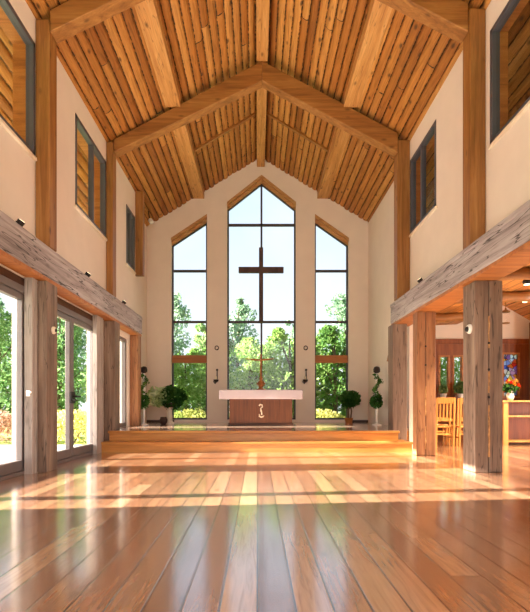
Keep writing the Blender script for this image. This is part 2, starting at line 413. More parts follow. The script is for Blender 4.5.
# ------------------------------------------------------------------ ceiling (one corrugated log ceiling for both slopes)
def log_ceiling():
    mb = MB(); mb.recalc = False
    rnd = random.Random(3)
    L = math.sqrt(1+RS*RS); W = 0.165; y0, y1 = -3.3, 15.6
    for sg in (-1, 1):
        ext = 6.9  # overhang lengthened to block sun from the high windows
        n = int(ext*L/W)
        dirv = Vector((sg/L, -RS/L)); nv = Vector((-sg*RS/L, -1/L))   # x,z ; nv points down
        pts = []
        for i in range(n):
            bul = 0.03 + 0.03*rnd.random()
            for fr, k in ((0.0, 0.0), (0.06, 0.55), (0.28, 0.95), (0.5, 1.0), (0.72, 0.95), (0.94, 0.55)):
                pts.append(Vector((RX, RZ)) + dirv*(i+fr)*W + nv*(bul*k-0.045))
        pts.append(Vector((RX, RZ)) + dirv*n*W)
        o = len(mb.v)
        for p in pts: mb.v += [(p.x, y0, p.y), (p.x, y1, p.y)]
        for i in range(len(pts)-1):
            a = o+2*i
            mb.f.append((a, a+1, a+3, a+2) if sg < 0 else (a, a+2, a+3, a+1))
        # outer skin
        e = pts[-1]; o2 = len(mb.v)
        for (x, z) in ((RX, RZ+0.32), (e.x, e.y+0.30), (e.x, e.y)):
            mb.v += [(x, y0, z), (x, y1, z)]
        mb.f.append((o2, o2+1, o2+3, o2+2) if sg > 0 else (o2, o2+2, o2+3, o2+1))
        mb.f.append((o2+2, o2+3, o2+5, o2+4) if sg > 0 else (o2+2, o2+4, o2+5, o2+3))
    o = mb.build('ceiling', 'ceiling', loc=(0, 0, 0), smooth=False)
    return tag(o, 'pitched ceiling of knotty pine logs', 'ceiling', kind='structure')
log_ceiling()

# ------------------------------------------------------------------ walls
WX = 3.2
Lh = [(4.0, 6.6, 0.0, 2.695), (7.0, 9.5, 0.0, 2.695), (10.55, 11.6, 0.42, 2.58)]
LW = [(3.9, 6.755, 4.5, 6.14), (8.25, 9.915, 4.45, 6.08), (11.45, 12.25, 4.4, 5.85)]
RW = [(3.9, 6.6, 4.58, 6.2), (8.6, 10.05, 4.58, 6.18)]
mb = MB()
slab_yz(mb, -3.45, -WX, -3.2, 12.3, 0, zr(-WX)+0.06, Lh+LW)
mb.box(-3.65, -3.39, 12.3, 14.8, 0, zr(-3.5)+0.06)
tag(mb.build('wall_left', 'plaster', loc=(0, 0, 0)), 'cream plaster left wall', 'wall', kind='structure')
mb = MB()
slab_yz(mb, WX, 3.45, -3.2, 3.0, 0, zr(WX)+0.06, [])
slab_yz(mb, 3.27, 3.45, 3.0, 10.5, 2.95, zr(3.27)+0.06, RW)
mb.box(3.39, 3.65, 10.5, 14.8, 0, zr(3.5)+0.06)
tag(mb.build('wall_right', 'plaster', loc=(0, 0, 0)), 'cream plaster right wall above the arcade', 'wall', kind='structure')
# front wall behind the camera with a tall unglazed opening added to let light in
mb = MB()
for x0, x1 in ((-3.45, -2.4), (2.4, 3.45)):
    mb.prism_xz([(x0, 0), (x1, 0), (x1, zr(x1)+.05), (x0, zr(x0)+.05)], -3.4, -3.15)
mb.prism_xz([(-2.4, 5.6), (2.4, 5.6), (2.4, zr(2.4)+.05), (RX, RZ+.05), (-2.4, zr(-2.4)+.05)], -3.4, -3.15)
tag(mb.build('wall_front', 'plaster', loc=(0, 0, 0)), 'front wall with a tall opening added to let light in', 'wall', kind='structure')

# back wall with three shaped openings
SILL = 0.50
BW = {'l': dict(x0=-2.65, x1=-1.547, zl=6.07, zr=6.80), 'c': dict(x0=-0.934, x1=1.18, zl=7.17, zr=7.17, apex=8.0), 'r': dict(x0=1.76, x1=2.80, zl=6.80, zr=6.07)}
mb = MB(); BT = 0.34
def strip(x0, x1, zb0, zb1, apexb=None):
    poly = [(x0, zb0)]
    if apexb: poly += [((x0+x1)/2, apexb)]
    poly += [(x1, zb1), (x1, zr(x1)+.06)]
    if x0 < RX < x1: poly += [(RX, RZ+.06)]
    poly += [(x0, zr(x0)+.06)]
    if apexb:   # split for convexity
        xm = (x0+x1)/2
        mb.prism_xz([(x0, zb0), (xm, apexb), (xm, zr(xm)+.06), (x0, zr(x0)+.06)], YB, YB+BT)
        mb.prism_xz([(xm, apexb), (x1, zb1), (x1, zr(x1)+.06), (xm, zr(xm)+.06)], YB, YB+BT)
    else:
        mb.prism_xz(poly, YB, YB+BT)
xs = [-3.6, BW['l']['x0'], BW['l']['x1'], BW['c']['x0'], BW['c']['x1'], BW['r']['x0'], BW['r']['x1'], 3.6]
for i in (0, 2, 4, 6): strip(xs[i], xs[i+1], 0, 0)
for k in 'lcr':
    w = BW[k]; strip(w['x0'], w['x1'], w['zl'], w['zr'], w.get('apex'))
    mb.box(w['x0'], w['x1'], YB, YB+BT, 0, SILL)
tag(mb.build('wall_back', 'plaster', loc=(0, 0, 0)), 'cream gabled end wall behind the altar', 'wall', kind='structure')
tag(MB().box(-3.39, BW['l']['x0']+.1, YB-.02, YB, PH, PH+.07).build('baseboard_back', 'base_board'), 'dark skirting board at the left of the end wall', 'baseboard', kind='structure')
tag(MB().box(BW['r']['x1']-.1, 3.39, YB-.02, YB, PH, PH+.07).build('baseboard_back', 'base_board'), 'dark skirting board at the right of the end wall', 'baseboard', kind='structure')

# ------------------------------------------------------------------ back windows
def back_window(num, key, label, transoms, spandrel=None, mull=None):
    w = BW[key]; x0, x1 = w['x0'], w['x1']; xm = (x0+x1)/2
    t = thing('window_%d' % num, (xm, YB+.2, SILL), label, 'window', kind='structure')
    y0, y1 = YB+.15, YB+.22
    top = [(x0, w['zl']), (xm, w['apex']), (x1, w['zr'])] if 'apex' in w else [(x0, w['zl']), (x1, w['zr'])]
    dz = 0.20
    fr = MB()
    fr.box(x0, x0+.05, y0, y1, SILL, w['zl']-dz+.05).box(x1-.05, x1, y0, y1, SILL, w['zr']-dz+.05)
    fr.box(x0, x1, y0, y1, SILL, SILL+.05)
    for p, q in zip(top, top[1:]): fr.bar((p[0], p[1]-dz), (q[0], q[1]-dz), .06, y0, y1)
    fr.build('frame', 'frame_dark', t)
    # timber head boards that line the sloping top
    for p, q in zip(top, top[1:]):
        MB().prism_xz([(p[0], p[1]-.20), (q[0], q[1]-.20), (q[0], q[1]-.09), (p[0], p[1]-.09)], YB+.10, YB+.24).build('head_board', 'lining', t)
        MB().prism_xz([(p[0], p[1]-.09), (q[0], q[1]-.09), (q[0], q[1]), (p[0], p[1])], YB-.015, YB+.30).build('head_lining', 'lining', t)
    for z in transoms: MB().box(x0+.05, x1-.05, y0, y1, z-.035, z+.035).build('transom', 'frame_dark', t)
    if mull: MB().box(xm-.03, xm+.03, y0, y1, SILL+.05, w['apex']-dz-.02).build('mullion', 'frame_dark', t)
    if spandrel: MB().box(x0+.02, x1-.02, YB+.08, YB+.26, *spandrel).build('rail', 'spandrel', t, bevel=.008)
    gp = [(x0+.04, SILL+.04), (x1-.04, SILL+.04)] + [(q[0], q[1]-dz) for q in reversed(top)]
    MB().prism_xz(gp, YB+.18, YB+.19).build('pane', 'pane', t)
zpx = lambda y, d=14.4: 0.95 + (405-y)*d/470
back_window(1, 'l', 'tall narrow window left of the altar with a sloping top', [zpx(269.5), zpx(321)], (zpx(362.5), zpx(355)))
back_window(2, 'c', 'tall central window behind the altar with a pointed top', [zpx(223), zpx(321)], None, True)
back_window(3, 'r', 'tall narrow window right of the altar with a sloping top', [zpx(269.5), zpx(321)], (zpx(362.5), zpx(355)))

# cross on the central window
t = thing('wall_cross', (0.11, YB+.05, zpx(322)), 'large dark wooden cross fixed to the bars of the central window', 'cross')
MB().box(.11-.065, .11+.065, YB-.02, YB+.12, zpx(322), zpx(247.5)).build('upright', 'cross', t, bevel=.006)
MB().box(.11-.69, .11+.69, YB-.03, YB+.10, zpx(272.6), zpx(267)).build('crossbar', 'cross', t, bevel=.006)

# ------------------------------------------------------------------ clerestory windows
WXS = {-1: 3.2, 1: 3.27}
def clerestory(num, side, hole, label, inner_jamb=True):
    ya, yb, za, zb = hole
    xi = side*WX; xo = side*3.45
    t = thing('window_%d' % num, (side*3.3, (ya+yb)/2, za), label, 'window', kind='structure')
    a, b_ = sorted((side*(WXS[side]-.01), side*(WXS[side]+.10)))
    f = MB()
    f.box(a, b_, ya, ya+.07, za, zb).box(a, b_, yb-.07, yb, za, zb).box(a, b_, ya, yb, za, za+.07).box(a, b_, ya, yb, zb-.07, zb)
    f.build('frame', 'frame_slate', t, bevel=.006)
    c0, c1 = sorted((side*(WXS[side]+.10), side*3.50)); k = .035
    MB().box(c0, c1, ya, ya+k, za, zb).box(c0, c1, yb-k, yb, za, zb).box(c0, c1, ya+k, yb-k, za, za+k).box(c0, c1, ya+k, yb-k, zb-k, zb).build('reveal', 'spandrel', t)
    ym = ya + (yb-ya)*0.55
    a, b_ = sorted((side*WXS[side], side*(WXS[side]+.09)))
    MB().box(a, b_, ym-.035, ym+.035, za+.07, zb-.07).build('mullion', 'frame_slate', t)
    c0, c1 = sorted((side*(WXS[side]+.04), side*(WXS[side]+.05)))
    MB().box(c0, c1, ya+.06, yb-.06, za+.06, zb-.06).build('pane', 'pane2', t)
    s0, s1 = sorted((side*(WXS[side]-.035), side*3.40))
    MB().box(s0, s1, ya-.05, yb, za-.05, za).build('sill', 'cream', t, bevel=.008)
    return t
clerestory(4, -1, LW[0], 'high window on the left nearest the camera')
clerestory(5, -1, LW[1], 'high window in the middle of the left wall')
w6 = clerestory(6, -1, LW[2], 'small high window at the far end of the left wall')
MB().box(-WX-.02, -3.0, 12.3, 12.48, 4.36, zr(-3.2)+.02).build('jamb', 'post_up', w6)
clerestory(7, 1, RW[0], 'high window on the right nearest the camera')
clerestory(8, 1, RW[1], 'high window in the middle of the right wall')

# ------------------------------------------------------------------ glazed doors in the left wall
def leafpanel(t, ya, yb, z0, z1, x0=-3.30, x1=-3.22):
    s = .085
    f = MB().box(x0, x1, ya, ya+s, z0, z1).box(x0, x1, yb-s, yb, z0, z1).box(x0, x1, ya+s, yb-s, z0, z0+.14).box(x0, x1, ya+s, yb-s, z1-s, z1)
    lf = f.build('door_leaf', 'frame_alu', t, bevel=.006)
    p = MB().box((x0+x1)/2-.004, (x0+x1)/2+.004, ya+s-.01, yb-s+.01, z0+.13, z1-s+.01).build('pane', 'pane', lf)
    p.location = (0, 0, 0)
    return lf
def door(num, ya, yb, splits, label):
    t = thing('door_%d' % num, (-3.25, (ya+yb)/2, 0), label, 'door', kind='structure')
    f = MB().box(-3.36, -3.2, ya, ya+.08, 0, 2.69).box(-3.36, -3.2, yb-.08, yb, 0, 2.69).box(-3.36, -3.2, ya+.08, yb-.08, 2.48, 2.58).box(-3.36, -3.2, ya+.08, yb-.08, 0, .05)
    f.build('frame', 'frame_alu', t, bevel=.006)
    MB().box(-3.36, -3.215, ya, yb, 2.58, 2.69).build('header', 'plinth', t)
    ys = [ya+.08] + splits + [yb-.08]
    leaves = [leafpanel(t, a+.006, b_-.006, .055, 2.475) for a, b_ in zip(ys, ys[1:])]
    return t, leaves
d1, lv = door(1, 4.0, 6.6, [4.68], 'grey framed glazed double door nearest the camera in the left wall')
j = MB().box(-3.2, -3.09, 6.45, 6.6, 0, 2.7).build('jamb', 'jamb', d1)
lt = MB().box(-3.17, -3.12, 6.435, 6.452, 1.07, 1.15).tube([(-3.14, 6.44, 1.12), (-3.14, 6.40, 1.12), (-3.08, 6.40, 1.12)], .012).build('latch', 'white', d1); lt['label'] = 'white lever latch'
d2, lv = door(2, 7.0, 9.5, [8.15], 'grey framed glazed double door beside the platform in the left wall')
MB().box(-3.2, -3.12, 9.12, 9.5, 0, 2.7).build('jamb', 'jamb', d2)
h = MB().box(-3.215, -3.195, 8.06, 8.24, .98, 1.18)
h.tube([(-3.2, 8.15, 1.10), (-3.13, 8.15, 1.10), (-3.13, 8.30, 1.10)], .014).tube([(-3.2, 8.12, 1.04), (-3.14, 8.12, 1.04), (-3.14, 8.0, 1.04)], .014)
h.build('door_handle', 'black', d2)
# low window beside the platform
t = thing('window_9', (-3.3, 11.07, PH), 'low side window in the left wall beside the platform', 'window', kind='structure')
f = MB()
ya, yb, za, zb = Lh[2]
f.box(-3.34, -3.24, ya, ya+.08, za, zb).box(-3.34, -3.24, yb-.08, yb, za, zb).box(-3.34, -3.24, ya+.08, yb-.08, za, za+.10).box(-3.34, -3.24, ya+.08, yb-.08, zb-.08, zb)
f.build('frame', 'frame_alu', t, bevel=.006)
MB().box(-3.295, -3.287, ya+.07, yb-.07, za+.09, zb-.07).build('pane', 'pane', t)

# ------------------------------------------------------------------ timber frame
def timber(name, b, mat, label, cat='post', group=None, bevel=.012, groove=None):
    mb = MB(); x0, x1, y0, y1, z0, z1 = b
    if groove:
        mb.box(x0, groove-.004, y0, y1, z0, z1).box(groove+.004, x1, y0, y1, z0, z1).box(groove-.006, groove+.006, y0+.02, y1-.02, z0, z1)
    else: mb.box(*b)
    return tag(mb.build(name, mat, bevel=bevel), label, cat, group)
BL, BH = 2.70, 3.2
timber('timber_post', (-3.09, -2.96, 6.6, 6.96, 0, BL), 'post_grey', 'brown timber post between the two glazed doors on the left')
timber('timber_post', (-3.195, -2.96, 9.75, 10.12, 0, BL), 'post_grey', 'greyish timber post at the left end of the platform steps')
timber('timber_post', (-3.195, -2.98, 11.75, 12.05, PH+.002, BL), 'post_warm', 'brown timber post on the platform beside the low left window')
def cracked_post(b, mat, label, gx, fills, knots):
    x0, x1, y0, y1, z0, z1 = b
    t = thing('timber_post', ((x0+x1)/2, (y0+y1)/2, 0), label, 'post')
    MB().box(x0, gx-.004, y0, y1, z0, z1).build('half_timber', mat, t, bevel=.012)
    MB().box(gx+.004, x1, y0, y1, z0, z1).build('half_timber', mat, t, bevel=.012)
    for za, zb in fills:
        rnd = random.Random(int(za*100)); n = 9; L = []; Rr = []
        for i in range(n+1):
            z = za+(zb-za)*i/n; w = .004+.010*rnd.random(); c = gx+rnd.gauss(0, .003)
            L.append((c-w, z)); Rr.append((c+w, z))
        f = MB().prism_xz(L+Rr[::-1], y0-.004, y0+.03).build('crack_filler', 'lining', t); f['label'] = 'pale filler in the crack'
    for z in knots:
        k = MB().lathe([(.0, -.004), (.02, 0), (.014, .012)], (gx, y0+.004, z), 10, (0, -1, 0)).build('knot', 'black', t); k['label'] = 'dark knot in the crack'
cracked_post((3.05, 3.445, 6.6, 6.98, 0, BL), 'post_grey', 'big cracked grey timber post nearest the camera on the right', 3.25, [(.22, .62), (.62, .95), (1.12, 1.42), (1.75, 2.2)], [1.82, 1.45, 1.06])
cracked_post((2.99, 3.34, 8.8, 9.05, 0, BL), 'post_warm', 'slimmer brown timber post in the middle of the right arcade', 3.15, [(.12, .55), (.75, 1.3)], [2.05, 1.7])
timber('timber_post', (2.915, 3.225, 10.13, 10.5, 0, BL), 'post_grey', 'grey timber post at the right end of the platform steps')
def wall_beam(x0, x1, y0, y1, label):
    # rough hewn beam: slightly wavy faces
    mb = MB(); n = 40; o = 0; rnd = random.Random(int(y1*10)+(5 if x0 > 0 else 0))
    inner = x1 if x0 < 0 else x0
    for i in range(n+1):
        y = y0 + (y1-y0)*i/n
        dx = [noise.noise((y*1.7, k*3.1, x0))*.018 for k in range(4)]
        dz = [noise.noise((y*1.3, k*5.7+9, x0))*.022 for k in range(4)]
        c = [(x0, BL+.055), (x1, BL+.055), (x1, BH), (x0, BH)]
        for k, (x, z) in enumerate(c):
            on_in = abs(x-inner) < 1e-6
            mb.v.append((x+(dx[k] if on_in else 0), y, z+(dz[k] if z == BH else 0)))
        if i:
            a = 4*(i-1); b_ = 4*i
            for k in range(4): mb.f.append((a+k, a+(k+1) % 4, b_+(k+1) % 4, b_+k))
    mb.f.append((0, 1, 2, 3)); mb.f.append(tuple(4*n+k for k in (3, 2, 1, 0)))
    t = thing('wall_beam', ((x0+x1)/2, (y0+y1)/2, BL), label, 'beam')
    mb.build('timber', 'beam', t, bevel=.02)
    MB().box(x0-(.014 if x0 > 0 else 0), x1+(.014 if x0 < 0 else 0), y0+.01, y1-.01, BH-.085, BH-.012).build('cap_board', 'beam', t, bevel=.012)
    so = MB().box(x0+.01, x1-.01, y0, y1, BL, BL+.055).build('soffit_bounce_strip', 'spandrel', t, bevel=.006); so['label'] = 'orange timber strip under the beam tinted for sunlit floor bounce'  # orange colour stands in for sunlit floor bounce on the beam underside
    return t
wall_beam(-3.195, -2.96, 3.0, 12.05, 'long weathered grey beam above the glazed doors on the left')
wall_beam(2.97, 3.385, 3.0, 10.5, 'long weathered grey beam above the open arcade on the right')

GP = 'upper wall posts carrying the roof trusses'
for sg, y, lab in ((-1, 6.76, 'amber upper post on the left beam under the near truss'), (1, 6.72, 'amber upper post on the right beam under the near truss'),
                   (-1, 9.92, 'amber upper post on the left beam under the far truss'), (1, 10.06, 'amber upper post on the right beam under the far truss')):
    a, b_ = sorted((sg*(3.055 if (sg < 0 and y > 9) else 3.04 if (sg > 0 and y < 9) else 2.99), sg*(3.195 if sg < 0 else 3.265)))
    timber('upper_post', (a, b_, y, y+.25, BH+.03, zr(sg*3.2)-.02), 'post_up', lab)
AP = 7.84
for y, lab in ((6.76, 'amber roof truss nearest the camera'), (9.98, 'amber roof truss in the middle of the hall with its point under the ridge')):
    t = thing('roof_truss', (RX, y+.12, 6.32), lab, 'roof truss')
    for sg in (-1, 1):
        x = -3.05 if (sg < 0 and y > 9) else 3.035 if (sg > 0 and y < 9) else sg*2.985; top0 = min(zr(x)-.02, 6.73)
        poly = [(x, 6.32), (RX, AP), (RX, AP+.42), (x, top0)]
        r = MB().prism_xz(poly, y, y+.24).build('rafter', 'rafter', t, bevel=.012)
# purlins and ridge beams
for sg in (-1, 1):
    side = 'left' if sg < 0 else 'right'
    for y0, y1, where in ((7.0, 9.98, 'between the two trusses'), (10.22, YB, 'between the far truss and the end wall')):
        xa, xb = sorted((RX+sg*1.73, RX+sg*2.05))
        zt = [zr(xa), zr(xb)]; zb = 7.27
        o = MB().prism_xz([(xa, zb), (xb, zb), (xb, zt[1]-.02), (xa, zt[0]-.02)], y0, y1).build('purlin', 'purlin', bevel=.02)
        tag(o, 'pale pine purlin under the %s roof slope %s' % (side, where), 'purlin')
for y0, y1, where in ((7.0, 9.98, 'between the two trusses'), (10.22, YB, 'between the far truss and the end wall')):
    o = MB().box(RX-.12, RX+.12, y0, y1, 8.24, 8.44).build('ridge_beam', 'purlin', bevel=.015)
    tag(o, 'pale pine ridge beam at the top of the roof ' + where, 'ridge beam')
# thin rafter battens crossing the far bay
for sg in (-1, 1):
    xa = RX+sg*.14; xb = RX+sg*1.70
    o = MB().prism_xz([(xa, zr(xa)-.055), (xb, zr(xb)-.055), (xb, zr(xb)+.02), (xa, zr(xa)+.02)], 12.0, 12.08).build('trim_1' if sg < 0 else 'trim_2', 'rafter')
    tag(o, 'thin batten crossing the %s ceiling slope' % ('left' if sg < 0 else 'right'), 'trim', kind='structure')

# ------------------------------------------------------------------ platform
t = thing('altar_platform', (0, 9.4, 0), 'two step wooden platform that carries the altar', 'platform')
MB().prism_xy([(-3.13, 9.4), (3.09, 9.4), (3.09, 10.12), (2.905, 10.12), (2.905, 9.72), (-2.95, 9.72), (-2.95, 9.74), (-3.13, 9.74)], 0.0, ST-.045).build('step', 'step', t)
MB().prism_xy([(-3.15, 9.375), (3.11, 9.375), (3.11, 10.12), (2.905, 10.12), (2.905, 9.72), (-2.95, 9.72), (-2.95, 9.74), (-3.15, 9.74)], ST-.045, ST).build('step', 'step', t, bevel=.012)
top = [(-3.05, 9.68), (2.9, 9.68), (2.9, 10.52), (3.38, 10.52), (3.38, YB-.005), (-3.38, YB-.005), (-3.38, 12.31), (-3.19, 12.31), (-3.19, 10.13), (-2.945, 10.13), (-2.945, 9.74), (-3.05, 9.74)]
top2 = [(-2.945, 9.741), (2.92, 9.741), (2.92, 10.52), (3.38, 10.52), (3.38, YB-.005), (-3.38, YB-.005), (-3.38, 12.31), (-3.19, 12.31), (-3.19, 10.13), (-2.945, 10.13)]
MB().prism_xy(top, 0.0, PH-.05).build('riser', 'step', t)
MB().prism_xy(top2, PH-.05, PH).build('deck', 'deck', t)
MB().box(-3.075, 2.925, 9.645, 9.741, PH-.05, PH).build('nosing', 'step', t, bevel=.012)

# ------------------------------------------------------------------ altar and what stands on it
AX, AY = 0.085, 11.87
t = thing('altar', (AX, AY+.4, PH), 'brown wooden altar with a thick pale slab top on the platform', 'altar')
MB().box(AX-.80, AX+.80, AY+.08, AY+.72, PH+.07, 1.10).build('base', 'altar', t, bevel=.006)
MB().box(AX-.83, AX+.83, AY+.05, AY+.75, PH, PH+.07).build('plinth', 'plinth', t, bevel=.006)
MB().box(AX-1.06, AX+1.06, AY, AY+.85, 1.10, 1.335).build('slab', 'slab', t, bevel=.015)
e = MB(); ex, ey = AX+.005, AY+.072
e.tube([(ex-.05, ey, .93), (ex-.02, ey, .965), (ex+.03, ey, .95), (ex+.035, ey, .90), (ex-.01, ey, .86), (ex+.01, ey, .80), (ex+.02, ey, .70)], .017, 8)
e.tube([(ex-.045, ey, .72), (ex-.04, ey, .66), (ex+.0, ey, .645), (ex+.05, ey, .655), (ex+.075, ey, .69)], [.013, .02, .022, .02, .012], 8)
e.tube([(ex-.012, ey, .86), (ex-.012, ey, .78)], .012, 8)
em = e.build('emblem', 'cream', t, smooth=True); em['label'] = 'cream carved emblem like a staff with a hooked foot'
t = thing('altar_cross', (AX+.0, AY+.42, 1.335), 'slender brown altar cross with a figure at its foot standing on the slab', 'altar cross')
cx, cy = AX+.005, AY+.42
MB().lathe([(.11, 0), (.11, .03), (.055, .05), (.05, .10)], (cx, cy, 1.335), 16).build('foot', 'spandrel', t, smooth=False)
g = MB().lathe([(.05, 0), (.075, .03), (.07, .09), (.05, .15), (.03, .17), (.045, .20), (.048, .235), (.03, .265), (.012, .275)], (cx, cy-.01, 1.42), 14)
g.tube([(cx-.05, cy-.01, 1.56), (cx-.10, cy-.03, 1.50), (cx-.06, cy-.07, 1.46)], [.022, .02, .015]).tube([(cx+.05, cy-.01, 1.56), (cx+.10, cy-.03, 1.50), (cx+.06, cy-.07, 1.46)], [.022, .02, .015])
g.build('figure', 'spandrel', t, smooth=True)
MB().tube([(cx, cy+.04, 1.42), (cx, cy+.04, 2.28)], .022, 8).build('shaft', 'spandrel', t)
MB().tube([(cx-.40, cy+.04, 2.165), (cx-.2, cy+.04, 2.14), (cx, cy+.04, 2.125), (cx+.2, cy+.04, 2.15), (cx+.34, cy+.04, 2.165)], [.012, .02, .024, .02, .012], 8).build('crossbar', 'spandrel', t)

# ------------------------------------------------------------------ plants and stands on the platform
def ball_leaves(mb, c, rx, rz, n, size, seed, loose=0.42):
    rnd = random.Random(seed)
    for _ in range(n):
        d = Vector((rnd.gauss(0, 1), rnd.gauss(0, 1), rnd.gauss(0, 1))).normalized()
        k = 0.62 + loose*rnd.random()
        p = Vector(c) + Vector((d.x*rx*k, d.y*rx*k, d.z*rz*k))
        mb.leafq(p, size*(.7+.6*rnd.random()), rnd, .3)
    return mb
# leafy plant on a pedestal, left
px, py = -2.52, 13.2
t = thing('pedestal_plant', (px, py, PH), 'bushy plant with pale and dark leaves on a cream pedestal left of the altar', 'plant')
MB().lathe([(.13, 0), (.13, .04), (.085, .07), (.075, .40), (.10, .43), (.12, .46)], (px+.05, py, PH), 20).build('pedestal', 'cream', t, smooth=False)
MB().lathe([(.10, 0), (.15, .10), (.16, .13)], (px+.05, py, PH+.46), 20).build('bowl', 'terracotta', t)
mb = MB()
ball_leaves(mb, (px+.12, py, PH+.74), .31, .24, 380, .17, 11, .75)
mb.build('foliage', 'leaf_deep', t)
mb = MB(); ball_leaves(mb, (px-.24, py-.05, PH+.76), .27, .19, 260, .17, 12, .8)
o = mb.build('pale_foliage', 'leaf_pale', t); o['label'] = 'pale variegated leaves'
t = thing('clay_pot', (px-.08, py-.35, PH), 'dark round clay pot on the platform at the foot of the cream pedestal', 'pot')
MB().lathe([(.06, 0), (.10, .05), (.11, .12), (.085, .18), (.09, .20)], (px-.06, py-.30, PH), 18).build('vessel', 'terracotta', t, smooth=True)
MB().lathe([(.075, 0), (.06, .015)], (px-.06, py-.30, PH+.19), 18).build('soil', 'soil', t)
# topiary, right
px, py = 2.72, 13.85
t = thing('topiary', (px, py, PH), 'round clipped topiary on a brown stem in front of the right hand window', 'topiary')
MB().lathe([(.10, 0), (.125, .13), (.13, .15)], (px-.03, py, PH), 18).build('pot', 'spandrel', t)
MB().tube([(px-.04, py, PH+.12), (px-.05, py, PH+.35), (px-.03, py, PH+.6)], .035, 8).build('stem', 'bark', t)
MB().tube([(px+.03, py+.02, PH+.12), (px+.05, py, PH+.35), (px+.01, py, PH+.58)], .022, 8).build('stem', 'bark', t)
ball_leaves(MB(), (px, py, PH+.70), .31, .25, 600, .13, 21).build('foliage', 'leaf_deep', t)
# garlanded stands
def stand(px, py, label, seed):
    t = thing('garlanded_stand', (px, py, PH), label, 'stand', 'garlanded stands at the sides of the platform')
    MB().lathe([(.12, 0), (.12, .025), (.03, .05)], (px, py, PH), 18).build('base', 'white', t)
    MB().tube([(px, py, PH+.04), (px, py, PH+1.38)], .028, 10).build('pole', 'white', t)
    MB().lathe([(.03, 0), (.085, .03), (.09, .10), (.07, .16), (.03, .18)], (px, py, PH+1.36), 14).build('cup', 'dark', t)
    mb = MB(); rnd = random.Random(seed)
    for i in range(170):
        f = i/170; a = f*9; z = PH+.72+.62*f
        mb.leafq((px+.06*math.cos(a)+rnd.gauss(0, .03), py-.04+.05*math.sin(a)+rnd.gauss(0, .03), z), .09, rnd)
    mb.build('garland', 'leaf_deep', t)
    ball_leaves(MB(), (px-.02, py-.03, PH+.62), .16, .18, 420, .09, seed+1).build('leaf_ball', 'leaf_deep', t)
stand(-2.97, 12.3, 'white stand with a leafy ball and garland by the left platform wall', 31)
stand(3.12, 12.3, 'white stand with a leafy ball and garland by the right platform wall', 41)
# small wooden corbel on the right chancel wall
o = MB().prism_xz([(3.385, 1.75), (3.385, 2.75), (3.30, 2.75), (3.12, 2.1), (3.10, 2.0), (3.30, 1.97)], 11.2, 11.3).build('wall_bracket', 'post_warm', bevel=.008)
tag(o, 'slanted brown wooden bracket on the right platform wall', 'bracket')

# ------------------------------------------------------------------ sconces on the piers between the windows
def sconce(px, label):
    y = YB; z = zpx(383)
    t = thing('wall_sconce', (px, y, z), label, 'sconce', 'hooked wall sconces beside the central window')
    MB().lathe([(.03, 0), (.035, .02)], (px+.01, y-.02, zpx(370)), 12, (0, -1, 0)).build('rose', 'dark', t)
    MB().tube([(px+.01, y-.03, zpx(370)), (px+.012, y-.05, zpx(376)), (px+.0, y-.06, zpx(381)), (px-.05, y-.06, zpx(383.5)), (px-.10, y-.06, zpx(381.5))], [.015, .017, .024, .026, .016], 8).build('arm', 'dark', t, smooth=True)
    MB().lathe([(.03, 0), (.075, .04), (.08, .085)], (px-.02, y-.085, zpx(382.5)), 14).build('cup', 'dark', t)
    MB().tube([(px-.02, y-.085, zpx(381)), (px-.02, y-.085, zpx(376.5))], .03, 10).build('candle', 'candle', t)
sconce(-1.245, 'dark hooked sconce on the pier between the left and central windows')
sconce(1.475, 'dark hooked sconce on the pier between the central and right windows')
def ring(px, label):
    t = thing('wall_ring', (px, YB, zpx(350)), label, 'ring', 'small dark wall rings above the sconces')
    pts = [(px+.055*math.cos(a*math.pi/8), YB-.025, zpx(348)+.06*math.sin(a*math.pi/8)) for a in range(17)]
    MB().tube(pts, .014, 8, False).build('ring', 'dark', t, smooth=True)
    MB().lathe([(.018, 0), (.018, .03)], (px+.02, YB, zpx(349.5)), 10, (0, -1, 0)).build('peg', 'dark', t)
ring(-1.245, 'small dark ring on the pier left of the central window')
ring(1.475, 'small dark ring on the pier right of the central window')

# ------------------------------------------------------------------ spotlights standing on the beams (they light the ceiling)
def spot(px, py, side, label, power, seed):
    z = BH+.02
    t = thing('uplight', (px, py, z), label, 'spotlight', 'small spotlights on the wall beams')
    MB().box(px-.04, px+.04, py-.06, py+.06, z, z+.02).build('base', 'dark', t, bevel=.004)
    hd = MB().lathe([(.03, 0), (.045, .015), (.05, .075), (.044, .08)], (px, py, z+.035), 16, (-side*.7, 0, 1)).build('head', 'dark', t)
    for q in (-.056, .056): MB().tube([(px, py+q, z+.015), (px, py+q, z+.08)], .006, 6).build('yoke_arm', 'dark', t)
    c = Vector((px, py, z+.035)) + Vector((-side*.7, 0, 1)).normalized()*.081
    MB().lathe([(.04, 0), (.03, .004)], c, 16, (-side*.7, 0, 1)).build('lens', 'lampglass', t)
    add_spot(c+Vector((-side*.7, 0, 1)).normalized()*.07, Vector((-side*.75, .05, 1)), power, 105)
def add_spot(loc, d, power, cone, col=(1.0, 0.88, 0.74), rad=.06):
    l = bpy.data.lights.new('uplight_and_fill', 'SPOT'); l.energy = power; l.color = col
    l.spot_size = R(cone); l.spot_blend = 1.0; l.shadow_soft_size = rad
    o = bpy.data.objects.new('uplight_and_fill', l); COL.objects.link(o); o.location = loc
    o.rotation_euler = d.to_track_quat('-Z', 'Y').to_euler()
    return o
PW = 125
for px, py, sd, lab in ((-3.08, 6.05, -1, 'dark spotlight on the left beam nearest the camera'), (-3.08, 8.45, -1, 'dark spotlight on the left beam in the middle, between the two upper posts'),
                        (-3.08, 10.75, -1, 'dark spotlight on the left beam beyond the far upper post'),
                        (3.09, 8.85, 1, 'dark spotlight on the right beam, between the two upper posts')):
    spot(px, py, sd, lab, PW, 0)
